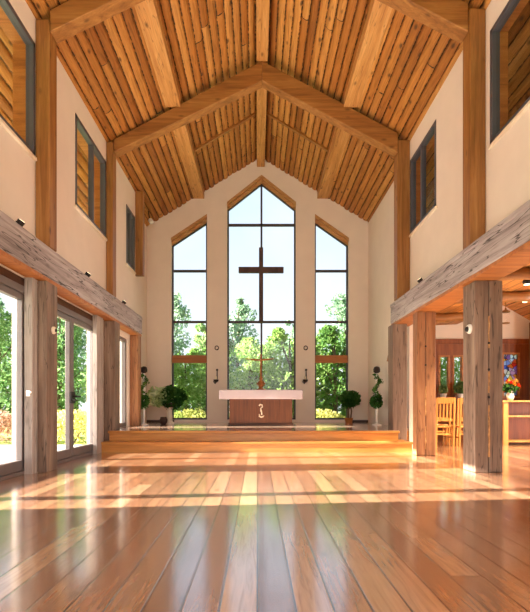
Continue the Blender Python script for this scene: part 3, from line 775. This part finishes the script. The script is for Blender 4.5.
for px, py, sd in ((-3.08, 1.5, -1), (3.08, 1.5, 1), (3.08, 5.3, 1), (-3.08, 3.8, -1), (3.08, 3.8, 1)):  # unseen spots without fixtures, added to brighten the ceiling
    add_spot(Vector((px, py, BH+.25)), Vector((-sd*.75, .05, 1)), PW, 105)
# small spotlight under the far left eave
t = thing('eave_spotlight', (-3.12, 13.6, 6.2), 'small white spotlight under the far left eave by the end wall', 'spotlight')
MB().lathe([(.03, 0), (.06, .04), (.065, .14), (.05, .15)], (-3.12, 13.6, 6.33), 14, (.5, -.3, -.8)).build('head', 'white', t)
MB().tube([(-3.12, 13.6, 6.34), (-3.16, 13.6, 6.56)], .015, 8).build('bracket', 'dark', t)

# ------------------------------------------------------------------ small devices on posts
t = thing('dome_camera', (3.05, 6.72, 2.04), 'small white round camera on the big grey post at the right', 'camera')
MB().lathe([(.07, 0), (.07, .02), (.055, .04)], (3.05, 6.74, 2.04), 16, (-1, 0, 0)).build('housing', 'white', t)
MB().lathe([(.042, 0), (.036, .02), (.015, .035)], (3.011, 6.74, 2.035), 14, (-1, 0, 0)).build('dome', 'black', t, smooth=True)
t = thing('dome_camera', (-2.96, 6.8, 2.03), 'small pale round camera on the brown post between the glazed doors', 'camera')
MB().lathe([(.055, 0), (.055, .02), (.04, .04)], (-2.96, 6.8, 2.03), 16, (1, 0, 0)).build('housing', 'cream', t)
MB().lathe([(.03, 0), (.02, .02)], (-2.921, 6.8, 2.03), 12, (1, 0, 0)).build('dome', 'dark', t, smooth=True)

# ------------------------------------------------------------------ side aisle
YA = 13.2
ACP = [(3.45, 3.12), (5.6, 3.22), (6.75, 3.85), (9.0, 2.55)]
def acz(x):
    for p, q in zip(ACP, ACP[1:]):
        if x <= q[0] or q is ACP[-1]: return p[1]+(q[1]-p[1])*(x-p[0])/(q[0]-p[0])
mb = MB()
for p, q in zip(ACP, ACP[1:]): mb.prism_xz([p, q, (q[0], q[1]+.2), (p[0], p[1]+.2)], 2.9, YA+.2)
tag(mb.build('ceiling', 'aisle_ceiling', loc=(0, 0, 0)), 'boarded wooden ceiling of the side aisle', 'ceiling', kind='structure')
AW = [(3.95, 4.55, 1.2, 2.35), (5.08, 5.40, 1.25, 2.35), (5.47, 5.78, 1.25, 2.35), (6.86, 7.36, 1.15, 2.42)]
mb = MB(); mw = MB()
xs = sorted({3.65, 9.0, *[a for w in AW for a in w[:2]]})
for a, b_ in zip(xs, xs[1:]):
    w = [w for w in AW if w[0] <= (a+b_)/2 <= w[1]]
    if w: mw.box(a, b_, YA, YA+.2, 0, w[0][2]).box(a, b_, YA, YA+.2, w[0][3], 2.72)
    else: mw.box(a, b_, YA, YA+.2, 0, 2.72)
mb.prism_xz([(3.65, 2.72), (5.6, 2.72), (5.6, 3.25), (3.65, 3.16)], YA+.02, YA+.2); mb.prism_xz([(5.6, 2.72), (6.75, 2.72), (6.75, 3.88), (5.6, 3.25)], YA+.02, YA+.2); mb.prism_xz([(6.75, 2.72), (8.72, 2.72), (6.75, 3.88)], YA+.02, YA+.2)
tag(mb.build('wall_aisle_end', 'plaster', loc=(0, 0, 0)), 'cream upper end wall of the side aisle', 'wall', kind='structure')
tag(mw.build('wall_aisle_panelling', 'redwood', loc=(0, 0, 0)), 'red brown timber panelling of the side aisle end wall', 'wall', kind='structure')
tag(MB().box(3.65, 8.5, YA-.06, YA, 2.66, 2.8).build('trim_3', 'redwood', loc=(0, 0, 0), bevel=.01), 'red brown rail above the aisle windows', 'trim', kind='structure')
for i, w in enumerate(AW):
    st = i == 3
    t = thing('window_%d' % (10+i), ((w[0]+w[1])/2, YA, w[2]), ['timber window at the end of the aisle beside the platform wall', 'left one of the paired timber windows at the end of the aisle', 'right one of the paired timber windows at the end of the aisle', 'stained glass window at the end of the aisle'][i], 'window', kind='structure')
    s = .05
    MB().box(w[0], w[0]+s, YA-.02, YA+.1, w[2], w[3]).box(w[1]-s, w[1], YA-.02, YA+.1, w[2], w[3]).box(w[0]+s, w[1]-s, YA-.02, YA+.1, w[2], w[2]+s).box(w[0]+s, w[1]-s, YA-.02, YA+.1, w[3]-s, w[3]).build('frame', 'spandrel', t)
    MB().box(w[0]+s-.01, w[1]-s+.01, YA+.04, YA+.046, w[2]+s-.01, w[3]-s+.01).build('pane', 'stained' if st else 'pane', t)
# outer aisle wall with a long unseen opening added for light
mb = MB(); slab_yz(mb, 8.8, 9.0, 2.9, YA, 0, 2.58, [(3.6, 12.4, .7, 2.3)])
tag(mb.build('wall_aisle_outer', 'plaster', loc=(0, 0, 0)), 'outer wall of the side aisle with a long opening added for light', 'wall', kind='structure')
tag(MB().box(3.45, 9.0, 2.7, 2.9, 0, 3.95).build('wall_aisle_front', 'plaster', loc=(0, 0, 0)), 'front wall of the side aisle', 'wall', kind='structure')
timber('timber_post', (7.42, 7.85, 12.5, 12.85, 0, acz(7.85)-.01), 'rafter', 'red brown timber post beside the stained glass window in the aisle')

# chairs
def make_chair():
    t = thing('chair', (0, 0, 0), '', 'chair')
    MB().box(-.22, .22, -.21, .22, .43, .465).build('seat', 'honey', t, bevel=.01)
    for sx in (-1, 1):
        MB().box(sx*.2-.022, sx*.2+.022, .17, .215, 0, .43).build('leg', 'honey', t, bevel=.004)
        MB().quadbox([(sx*.2-.022, -.22, 0), (sx*.2+.022, -.22, 0), (sx*.2+.022, -.175, 0), (sx*.2-.022, -.175, 0), (sx*.2-.022, -.29, 1.12), (sx*.2+.022, -.29, 1.12), (sx*.2+.022, -.25, 1.12), (sx*.2-.022, -.25, 1.12)]).build('leg', 'honey', t, bevel=.004)
        MB().box(sx*.2-.012, sx*.2+.012, -.18, .18, .18, .22).build('stretcher', 'honey', t)
    MB().box(-.19, .19, -.205, -.185, .26, .30).build('stretcher', 'honey', t)
    MB().quadbox([(-.18, -.275, .98), (.18, -.275, .98), (.18, -.245, .98), (-.18, -.245, .98), (-.18, -.285, 1.12), (.18, -.285, 1.12), (.18, -.255, 1.12), (-.18, -.255, 1.12)]).build('top_rail', 'honey', t, bevel=.006)
    MB().quadbox([(-.18, -.24, .58), (.18, -.24, .58), (.18, -.22, .58), (-.18, -.22, .58), (-.18, -.245, .64), (.18, -.245, .64), (.18, -.225, .64), (-.18, -.225, .64)]).build('lower_rail', 'honey', t)
    for k in range(4):
        x = -.12+.08*k
        MB().quadbox([(x-.018, -.24, .63), (x+.018, -.24, .63), (x+.018, -.225, .63), (x-.018, -.225, .63), (x-.018, -.27, .99), (x+.018, -.27, .99), (x+.018, -.255, .99), (x-.018, -.255, .99)]).build('slat', 'honey', t)
    return t
ch = make_chair()
spots = [(4.30, 11.0, .0, 'honey wooden slat back chair in front aisle row, left between the arcade posts'),
         (4.82, 11.0, .06, 'honey wooden slat back chair in front aisle row, right beside the big post'),
         (4.62, 12.0, -.03, 'honey wooden slat back chair in second aisle row, behind the front row gap'),
         (5.20, 12.0, .03, 'honey wooden slat back chair in second aisle row, nearest the big post')]
for i, (x, y, a, lab) in enumerate(spots):
    if i == 0:
        ch.location = (x, y, 0); ch.rotation_euler = (0, 0, a); ch['label'] = lab; ch['group'] = 'wooden chairs in the side aisle'
    else: dup(ch, (x, y, 0), a, lab)
# open shelf cabinet
x0, x1, y0, y1, H = 5.86, 7.0, 11.2, 11.6, 1.06
t = thing('open_shelf', ((x0+x1)/2, y0, 0), 'honey wooden open shelf cabinet in the aisle at the right edge', 'shelf')
MB().box(x0, x0+.12, y0, y1, 0, H-.04).build('side_panel', 'honey', t, bevel=.006)
MB().box(x1-.05, x1, y0, y1, 0, H-.04).build('side_panel', 'honey', t, bevel=.006)
MB().box(x0-.03, x1+.03, y0-.03, y1, H-.04, H).build('top', 'honey', t, bevel=.008)
MB().box(x0+.12, x1-.05, y0+.02, y1-.02, .66, .70).build('shelf_board', 'honey', t)
MB().box(x0+.12, x1-.05, y0+.02, y1-.02, .06, .10).build('shelf_board', 'honey', t)
MB().box(x0+.12, x1-.05, y1-.02, y1, 0, H-.04).build('back_panel', 'redwood', t)
# flower vase on the shelf
fx, fy = 6.12, 11.38
t = thing('flower_vase', (fx, fy, H), 'white vase of red and orange flowers on the open shelf', 'vase')
MB().lathe([(.06, 0), (.09, .08), (.085, .16), (.06, .20), (.075, .23)], (fx, fy, H), 18).build('vase', 'white', t, smooth=True)
ball_leaves(MB(), (fx, fy, H+.30), .18, .12, 160, .10, 51).build('foliage', 'leaf_deep', t)
rnd = random.Random(5)
for k in range(9):
    a = k*2.4; rr = .05+.12*rnd.random()
    c = (fx+rr*math.cos(a), fy+rr*math.sin(a)-.04, H+.36+.16*rnd.random())
    mb = MB()
    for _ in range(22):
        mb.leafq((c[0]+rnd.gauss(0, .018), c[1]+rnd.gauss(0, .018), c[2]+rnd.gauss(0, .018)), .06, rnd)
    mb.build('flower', 'flower_r' if k % 2 else 'flower_o', t)
# potted plants on a low ledge below the aisle windows
tag(MB().box(4.6, 6.2, 12.75, YA-.03, 1.08, 1.13).box(4.65, 4.72, 12.8, YA-.03, 0, 1.08).box(6.08, 6.15, 12.8, YA-.03, 0, 1.08).build('plant_ledge', 'redwood', bevel=.006), 'red brown ledge below the paired aisle windows', 'ledge')
for i, (x, s, n, lab) in enumerate(((5.12, .15, 120, 'small white potted plant on the ledge below the left aisle window'), (5.60, .22, 220, 'spiky green potted plant on the ledge below the right aisle window'))):
    t = thing('potted_plant', (x, 12.95, 1.13), lab, 'plant', 'potted plants on the aisle ledge')
    MB().lathe([(.06, 0), (.085, .10), (.09, .13)], (x, 12.95, 1.13), 16).build('pot', 'white', t)
    ball_leaves(MB(), (x, 12.95, 1.13+.14+s*.75), s*.7, s*.7, n, .13, 60+i).build('foliage', 'leaf_pale' if i == 0 else 'tree_c', t)
# round logs under the aisle ceiling
for y, lab in ((7.6, 'round honey log crossing the aisle ceiling nearest the camera'), (9.3, 'round honey log crossing the aisle ceiling in its middle'), (11.4, 'round honey log crossing the aisle ceiling near its end wall')):
    rnd = random.Random(int(y*10))
    pts = [(3.47+.22*i, y+rnd.gauss(0, .012), 3.03+.0465*(.22*i)+rnd.gauss(0, .01)) for i in range(10)]
    tag(MB().tube(pts, [.10+.01*rnd.random() for _ in pts], 12).build('ceiling_log', 'rafter', smooth=True), lab, 'log')
# aisle lamps
def point(loc, e, col=(1, .8, .55), r=.06):
    l = bpy.data.lights.new('aisle_lamp', 'SPOT'); l.energy = e; l.color = col; l.shadow_soft_size = r; l.spot_size = R(105); l.spot_blend = .6
    o = bpy.data.objects.new('aisle_lamp', l); COL.objects.link(o); o.location = loc
for x, y, lab in ((4.70, 8.2, 'nearer glowing downlight on the aisle ceiling'), (5.69, 10.0, 'farther glowing downlight on the aisle ceiling')):
    z = acz(x)
    t = thing('downlight', (x, y, z-.12), lab, 'lamp', 'small downlights on the aisle ceiling')
    MB().lathe([(.06, 0), (.07, .04), (.05, .12)], (x, y, z-.12), 14).build('can', 'dark', t)
    MB().lathe([(.05, 0), (.045, .012)], (x, y, z-.132), 14).build('bulb', 'lampglass', t)
    point((x, y, z-.22), 800)
lx, ly = 5.28, 10.0
t = thing('hanging_lantern', (lx, ly, 2.6), 'small brass lantern hanging from the aisle ceiling', 'lantern')
MB().tube([(lx, ly, 3.0), (lx, ly, acz(lx))], .008, 6).build('chain', 'brass', t)
MB().lathe([(.09, 0), (.09, .02), (.02, .06), (.015, .1)], (lx, ly, 2.92), 8).build('cap', 'brass', t)
MB().lathe([(.06, 0), (.075, .02), (.075, .22)], (lx, ly, 2.70), 8).build('glass', 'pane', t)
MB().lathe([(.08, 0), (.08, .02)], (lx, ly, 2.68), 8).build('tray', 'brass', t)

# ------------------------------------------------------------------ outside: trees and shrubs
def crown(name, seed, h, w, n, size, blobs, z0):
    rnd = random.Random(seed); mb = MB(); mb.recalc = False
    bl = []
    for i in range(blobs):
        f = (i+.5)/blobs; z = z0+(h-z0)*f
        wid = w*(math.sin(math.pi*(0.18+0.74*f))**.8)
        a = rnd.random()*6.28; d = wid*.62*rnd.random()**.5
        bl.append((Vector((d*math.cos(a), d*math.sin(a), z)), wid*(.28+.25*rnd.random())))
    for i in range(n):
        c, r = bl[rnd.randrange(blobs)]
        d = Vector((rnd.gauss(0, 1), rnd.gauss(0, 1), rnd.gauss(0, .8))).normalized()
        mb.leafq(c+d*r*(.55+.5*rnd.random()), size*(.6+.8*rnd.random()), rnd, .2, .6)
    me_o = mb.build(name, 'tree_a', loc=(0, 0, 0))
    return me_o.data, me_o, bl
def make_tree(name, seed, h, w, n, size, blobs, z0, mat):
    t = thing(name, (0, 0, 0), '', 'tree')
    me, o, bl = crown('foliage', seed, h, w, n, size, blobs, z0)
    me.materials.clear(); me.materials.append(MAT[mat]); o.parent = t; o.location = (0, 0, 0)
    mb = MB().tube([(0, 0, 0), (.05, .03, h*.35), (-.04, .02, h*.65), (0, 0, h*.92)], [.16, .12, .07, .02], 8)
    rnd = random.Random(seed)
    for c, r in bl[::2]:
        mb.tube([(0, 0, c.z*.72), tuple(Vector((c.x*.5, c.y*.5, c.z*.85))), tuple(c)], [.05, .035, .012], 5)
    mb.build('trunk', 'bark', t, loc=(0, 0, 0))
    return t
protos = {'a': make_tree('tree', 101, 6.6, 1.6, 3600, .18, 26, 1.2, 'tree_a'),
          'b': make_tree('bushy_tree', 102, 4.2, 1.9, 4600, .17, 22, .4, 'tree_b'),
          'c': make_tree('tree', 103, 5.6, 1.7, 3800, .18, 26, .8, 'tree_c')}
used = {}
def plant_tree(kind, x, y, s, rz, label, group):
    z = -.21
    if kind not in used:
        o = protos[kind]; used[kind] = 1; o.location = (x, y, z); o.rotation_euler = (0, 0, rz); o['label'] = label; o['group'] = group
    else: o = dup(protos[kind], (x, y, z), rz, label, group)
    o.scale = (s, s, s)
GB = 'trees behind the altar windows'; GL = 'trees beyond the terrace'
back = [('a', -4.3, 23.5, 1.02, .3, 'tall blue green tree at the left of the left altar window'), ('c', -3.0, 26, .98, 1.9, 'mid green tree in the middle of the left altar window'),
        ('a', -1.0, 24.5, 1.0, 2.2, 'tall slim blue green tree at the left of the central window'), ('c', .6, 27, .86, 4.0, 'mid green tree far behind the central window, near its middle'),
        ('a', 2.0, 27, .90, 1.0, 'blue green tree far behind the right half of the central window'), ('a', 4.5, 24, 1.03, 5.0, 'tall blue green tree at the right of the right altar window'),
        ('c', 3.0, 25.5, .74, .5, 'lower mid green tree at the left of the right altar window'), ('c', -6.2, 22, 1.0, 2.7, 'mid green tree hidden left of the altar windows'),
        ('b', -2.9, 19.0, .80, .6, 'low yellow green bush outside the left altar window'), ('b', -.3, 19.5, .93, 2.1, 'yellow green bush behind the left half of the central window'),
        ('b', 1.3, 19.2, 1.0, 3.4, 'bright yellow green bush behind the right half of the central window'), ('b', 3.1, 19.0, 1.0, 4.4, 'yellow green bush outside the right altar window'),
        ('b', -1.5, 21, .95, 5.2, 'yellow green bush seen between the left and central windows'), ('b', 4.6, 20.0, .9, 1.2, 'yellow green bush at the far right of the altar windows'),
        ('c', 6.5, 21, .85, 3.0, 'mid green tree seen through the aisle windows'), ('b', 8.6, 22, 1.0, .2, 'yellow green bush seen through the stained glass end of the aisle')]
for k, x, y, s, rz, lab in back: plant_tree(k, x, y, s, rz, lab, GB)
left = [('c', -9.2, 16.5, .85, .4, 'mid green tree beyond the terrace, seen at the left edge'), ('a', -11.5, 19.5, .95, 1.4, 'tall blue green tree beyond the terrace, seen through the near door'),
        ('c', -8.2, 19.5, .95, 2.6, 'mid green tree beyond the terrace, seen through the left leaf of the far door'), ('a', -6.6, 21.5, .95, 3.3, 'blue green tree beyond the terrace, seen through the right leaf of the far door'),
        ('c', -13.5, 23, 1.2, 5.1, 'large mid green tree farthest out beyond the terrace'), ('a', -9.5, 24.5, 1.1, .9, 'tall blue green tree behind the trees beyond the terrace'),
        ('c', -5.4, 18.0, .85, .9, 'mid green tree at the corner of the building beyond the low side window')]
for k, x, y, s, rz, lab in left: plant_tree(k, x, y, s, rz, lab, GL)
def make_shrub(seed, mat):
    t = thing('shrub', (0, 0, 0), '', 'shrub')
    mb = MB(); mb.recalc = False; rnd = random.Random(seed)
    for i in range(1500):
        a = rnd.random()*6.28; d = rnd.random()**.5*.8
        z = (.95-.5*d*d)*rnd.random()**.5
        mb.leafq((d*math.cos(a), d*math.sin(a), z), .11, rnd, .5)
    mb.build('foliage', mat, t, loc=(0, 0, 0))
    mb = MB()
    for i in range(6):
        a = i*1.05; mb.tube([(.05*math.cos(a), .05*math.sin(a), 0), (.4*math.cos(a), .4*math.sin(a), .6)], [.02, .008], 5)
    mb.build('stem', 'bark', t, loc=(0, 0, 0))
    return t
sy = make_shrub(71, 'shrub_y'); spk = make_shrub(72, 'shrub_p')
sh = [(sy, -5.6, 14.2, 'yellow flowering shrub beyond the terrace, seen through the far door nearest the post'), (sy, -7.2, 16.3, 'yellow flowering shrub beyond the terrace, seen through the left leaf of the far door'),
      (spk, -8.2, 14.4, 'pink flowering shrub beyond the terrace, seen in the near door by its frame'), (spk, -10.2, 15.7, 'pink flowering shrub beyond the terrace, at the left edge of the near door'),
      (sy, -2.3, 16.4, 'yellow flowering shrub low outside the left altar window'), (sy, 2.2, 16.4, 'yellow flowering shrub low outside the right altar window')]
cnt = {}
for p, x, y, lab in sh:
    if p.name not in cnt:
        cnt[p.name] = 1; p.location = (x, y, -.21); p['label'] = lab; p['group'] = 'flowering shrubs outside'
        o = p
    else: o = dup(p, (x, y, -.21), x, lab)
    o.scale = (1.1, 1.1, 1.1)

# ------------------------------------------------------------------ light
w = bpy.data.worlds.new('World'); SC.world = w; w.use_nodes = True
nt = w.node_tree; bg = nt.nodes['Background']
tc = N(nt, 'ShaderNodeTexCoord'); sp = N(nt, 'ShaderNodeSeparateXYZ'); nt.links.new(tc.outputs['Generated'], sp.inputs[0])
c = ramp(nt, sp.outputs['Z'], [(0.0, (0.92, 0.97, 1.0)), (0.15, (0.84, 0.93, 1.0)), (0.42, (0.62, 0.79, 1.0)), (1.0, (0.45, 0.68, 1.0))])
no = N(nt, 'ShaderNodeTexNoise', i_Scale=3.0, i_Detail=4.0); nt.links.new(tc.outputs['Generated'], no.inputs['Vector'])
c = mixc(nt, ramp(nt, no.outputs['Fac'], [(0.45, (0, 0, 0)), (0.7, (.5, .5, .5))]), c, (0.95, 0.98, 1.0))
nt.links.new(c, bg.inputs['Color']); bg.inputs['Strength'].default_value = 0.85
sun = bpy.data.lights.new('sun', 'SUN'); sun.energy = 30.0; sun.angle = R(0.6); sun.color = (1.0, 0.93, 0.82)
so = bpy.data.objects.new('sun', sun); COL.objects.link(so)
el, az = R(20), R(5.5)
so.rotation_euler = Vector((math.cos(el)*math.cos(az), math.cos(el)*math.sin(az), -math.sin(el))).to_track_quat('-Z', 'Y').to_euler()
so.location = (-20, 5, 12)

# unseen fill lamps added at the front and aisle openings to brighten the hall
def fill_lamp(loc, d, sx, sy, e, col):
    l = bpy.data.lights.new('fill_lamp', 'AREA'); l.shape = 'RECTANGLE'; l.size = sx; l.size_y = sy; l.energy = e; l.color = col
    o = bpy.data.objects.new('fill_lamp', l); COL.objects.link(o); o.location = loc
    o.rotation_euler = Vector(d).to_track_quat('-Z', 'Z').to_euler()
fill_lamp((0, -3.1, 2.9), (0, 1, .05), 4.6, 5.0, 190, (1.0, 0.95, 0.90))
fill_lamp((8.75, 8, 1.5), (-1, 0, 0), 8.6, 1.5, 600, (1.0, 0.93, 0.84))
# ------------------------------------------------------------------ camera
cam = bpy.data.cameras.new('camera'); co = bpy.data.objects.new('camera', cam); COL.objects.link(co)
co.location = (0, 0, 0.95); co.rotation_euler = (R(90), 0, 0)
cam.sensor_fit = 'HORIZONTAL'; cam.sensor_width = 36; cam.lens = 470/530*36
cam.shift_x = (265-257.5)/530; cam.shift_y = (405-306)/530
SC.camera = co
SC.view_settings.view_transform = 'Standard'; SC.view_settings.look = 'None'
SC.view_settings.gamma = 1; SC.view_settings.use_curve_mapping = False
SC.view_settings.exposure = 0.6
SC.cycles.use_denoising = True
SC.cycles.max_bounces = 10; SC.cycles.diffuse_bounces = 6; SC.cycles.transparent_max_bounces = 12
SC.cycles.sample_clamp_indirect = 6.0
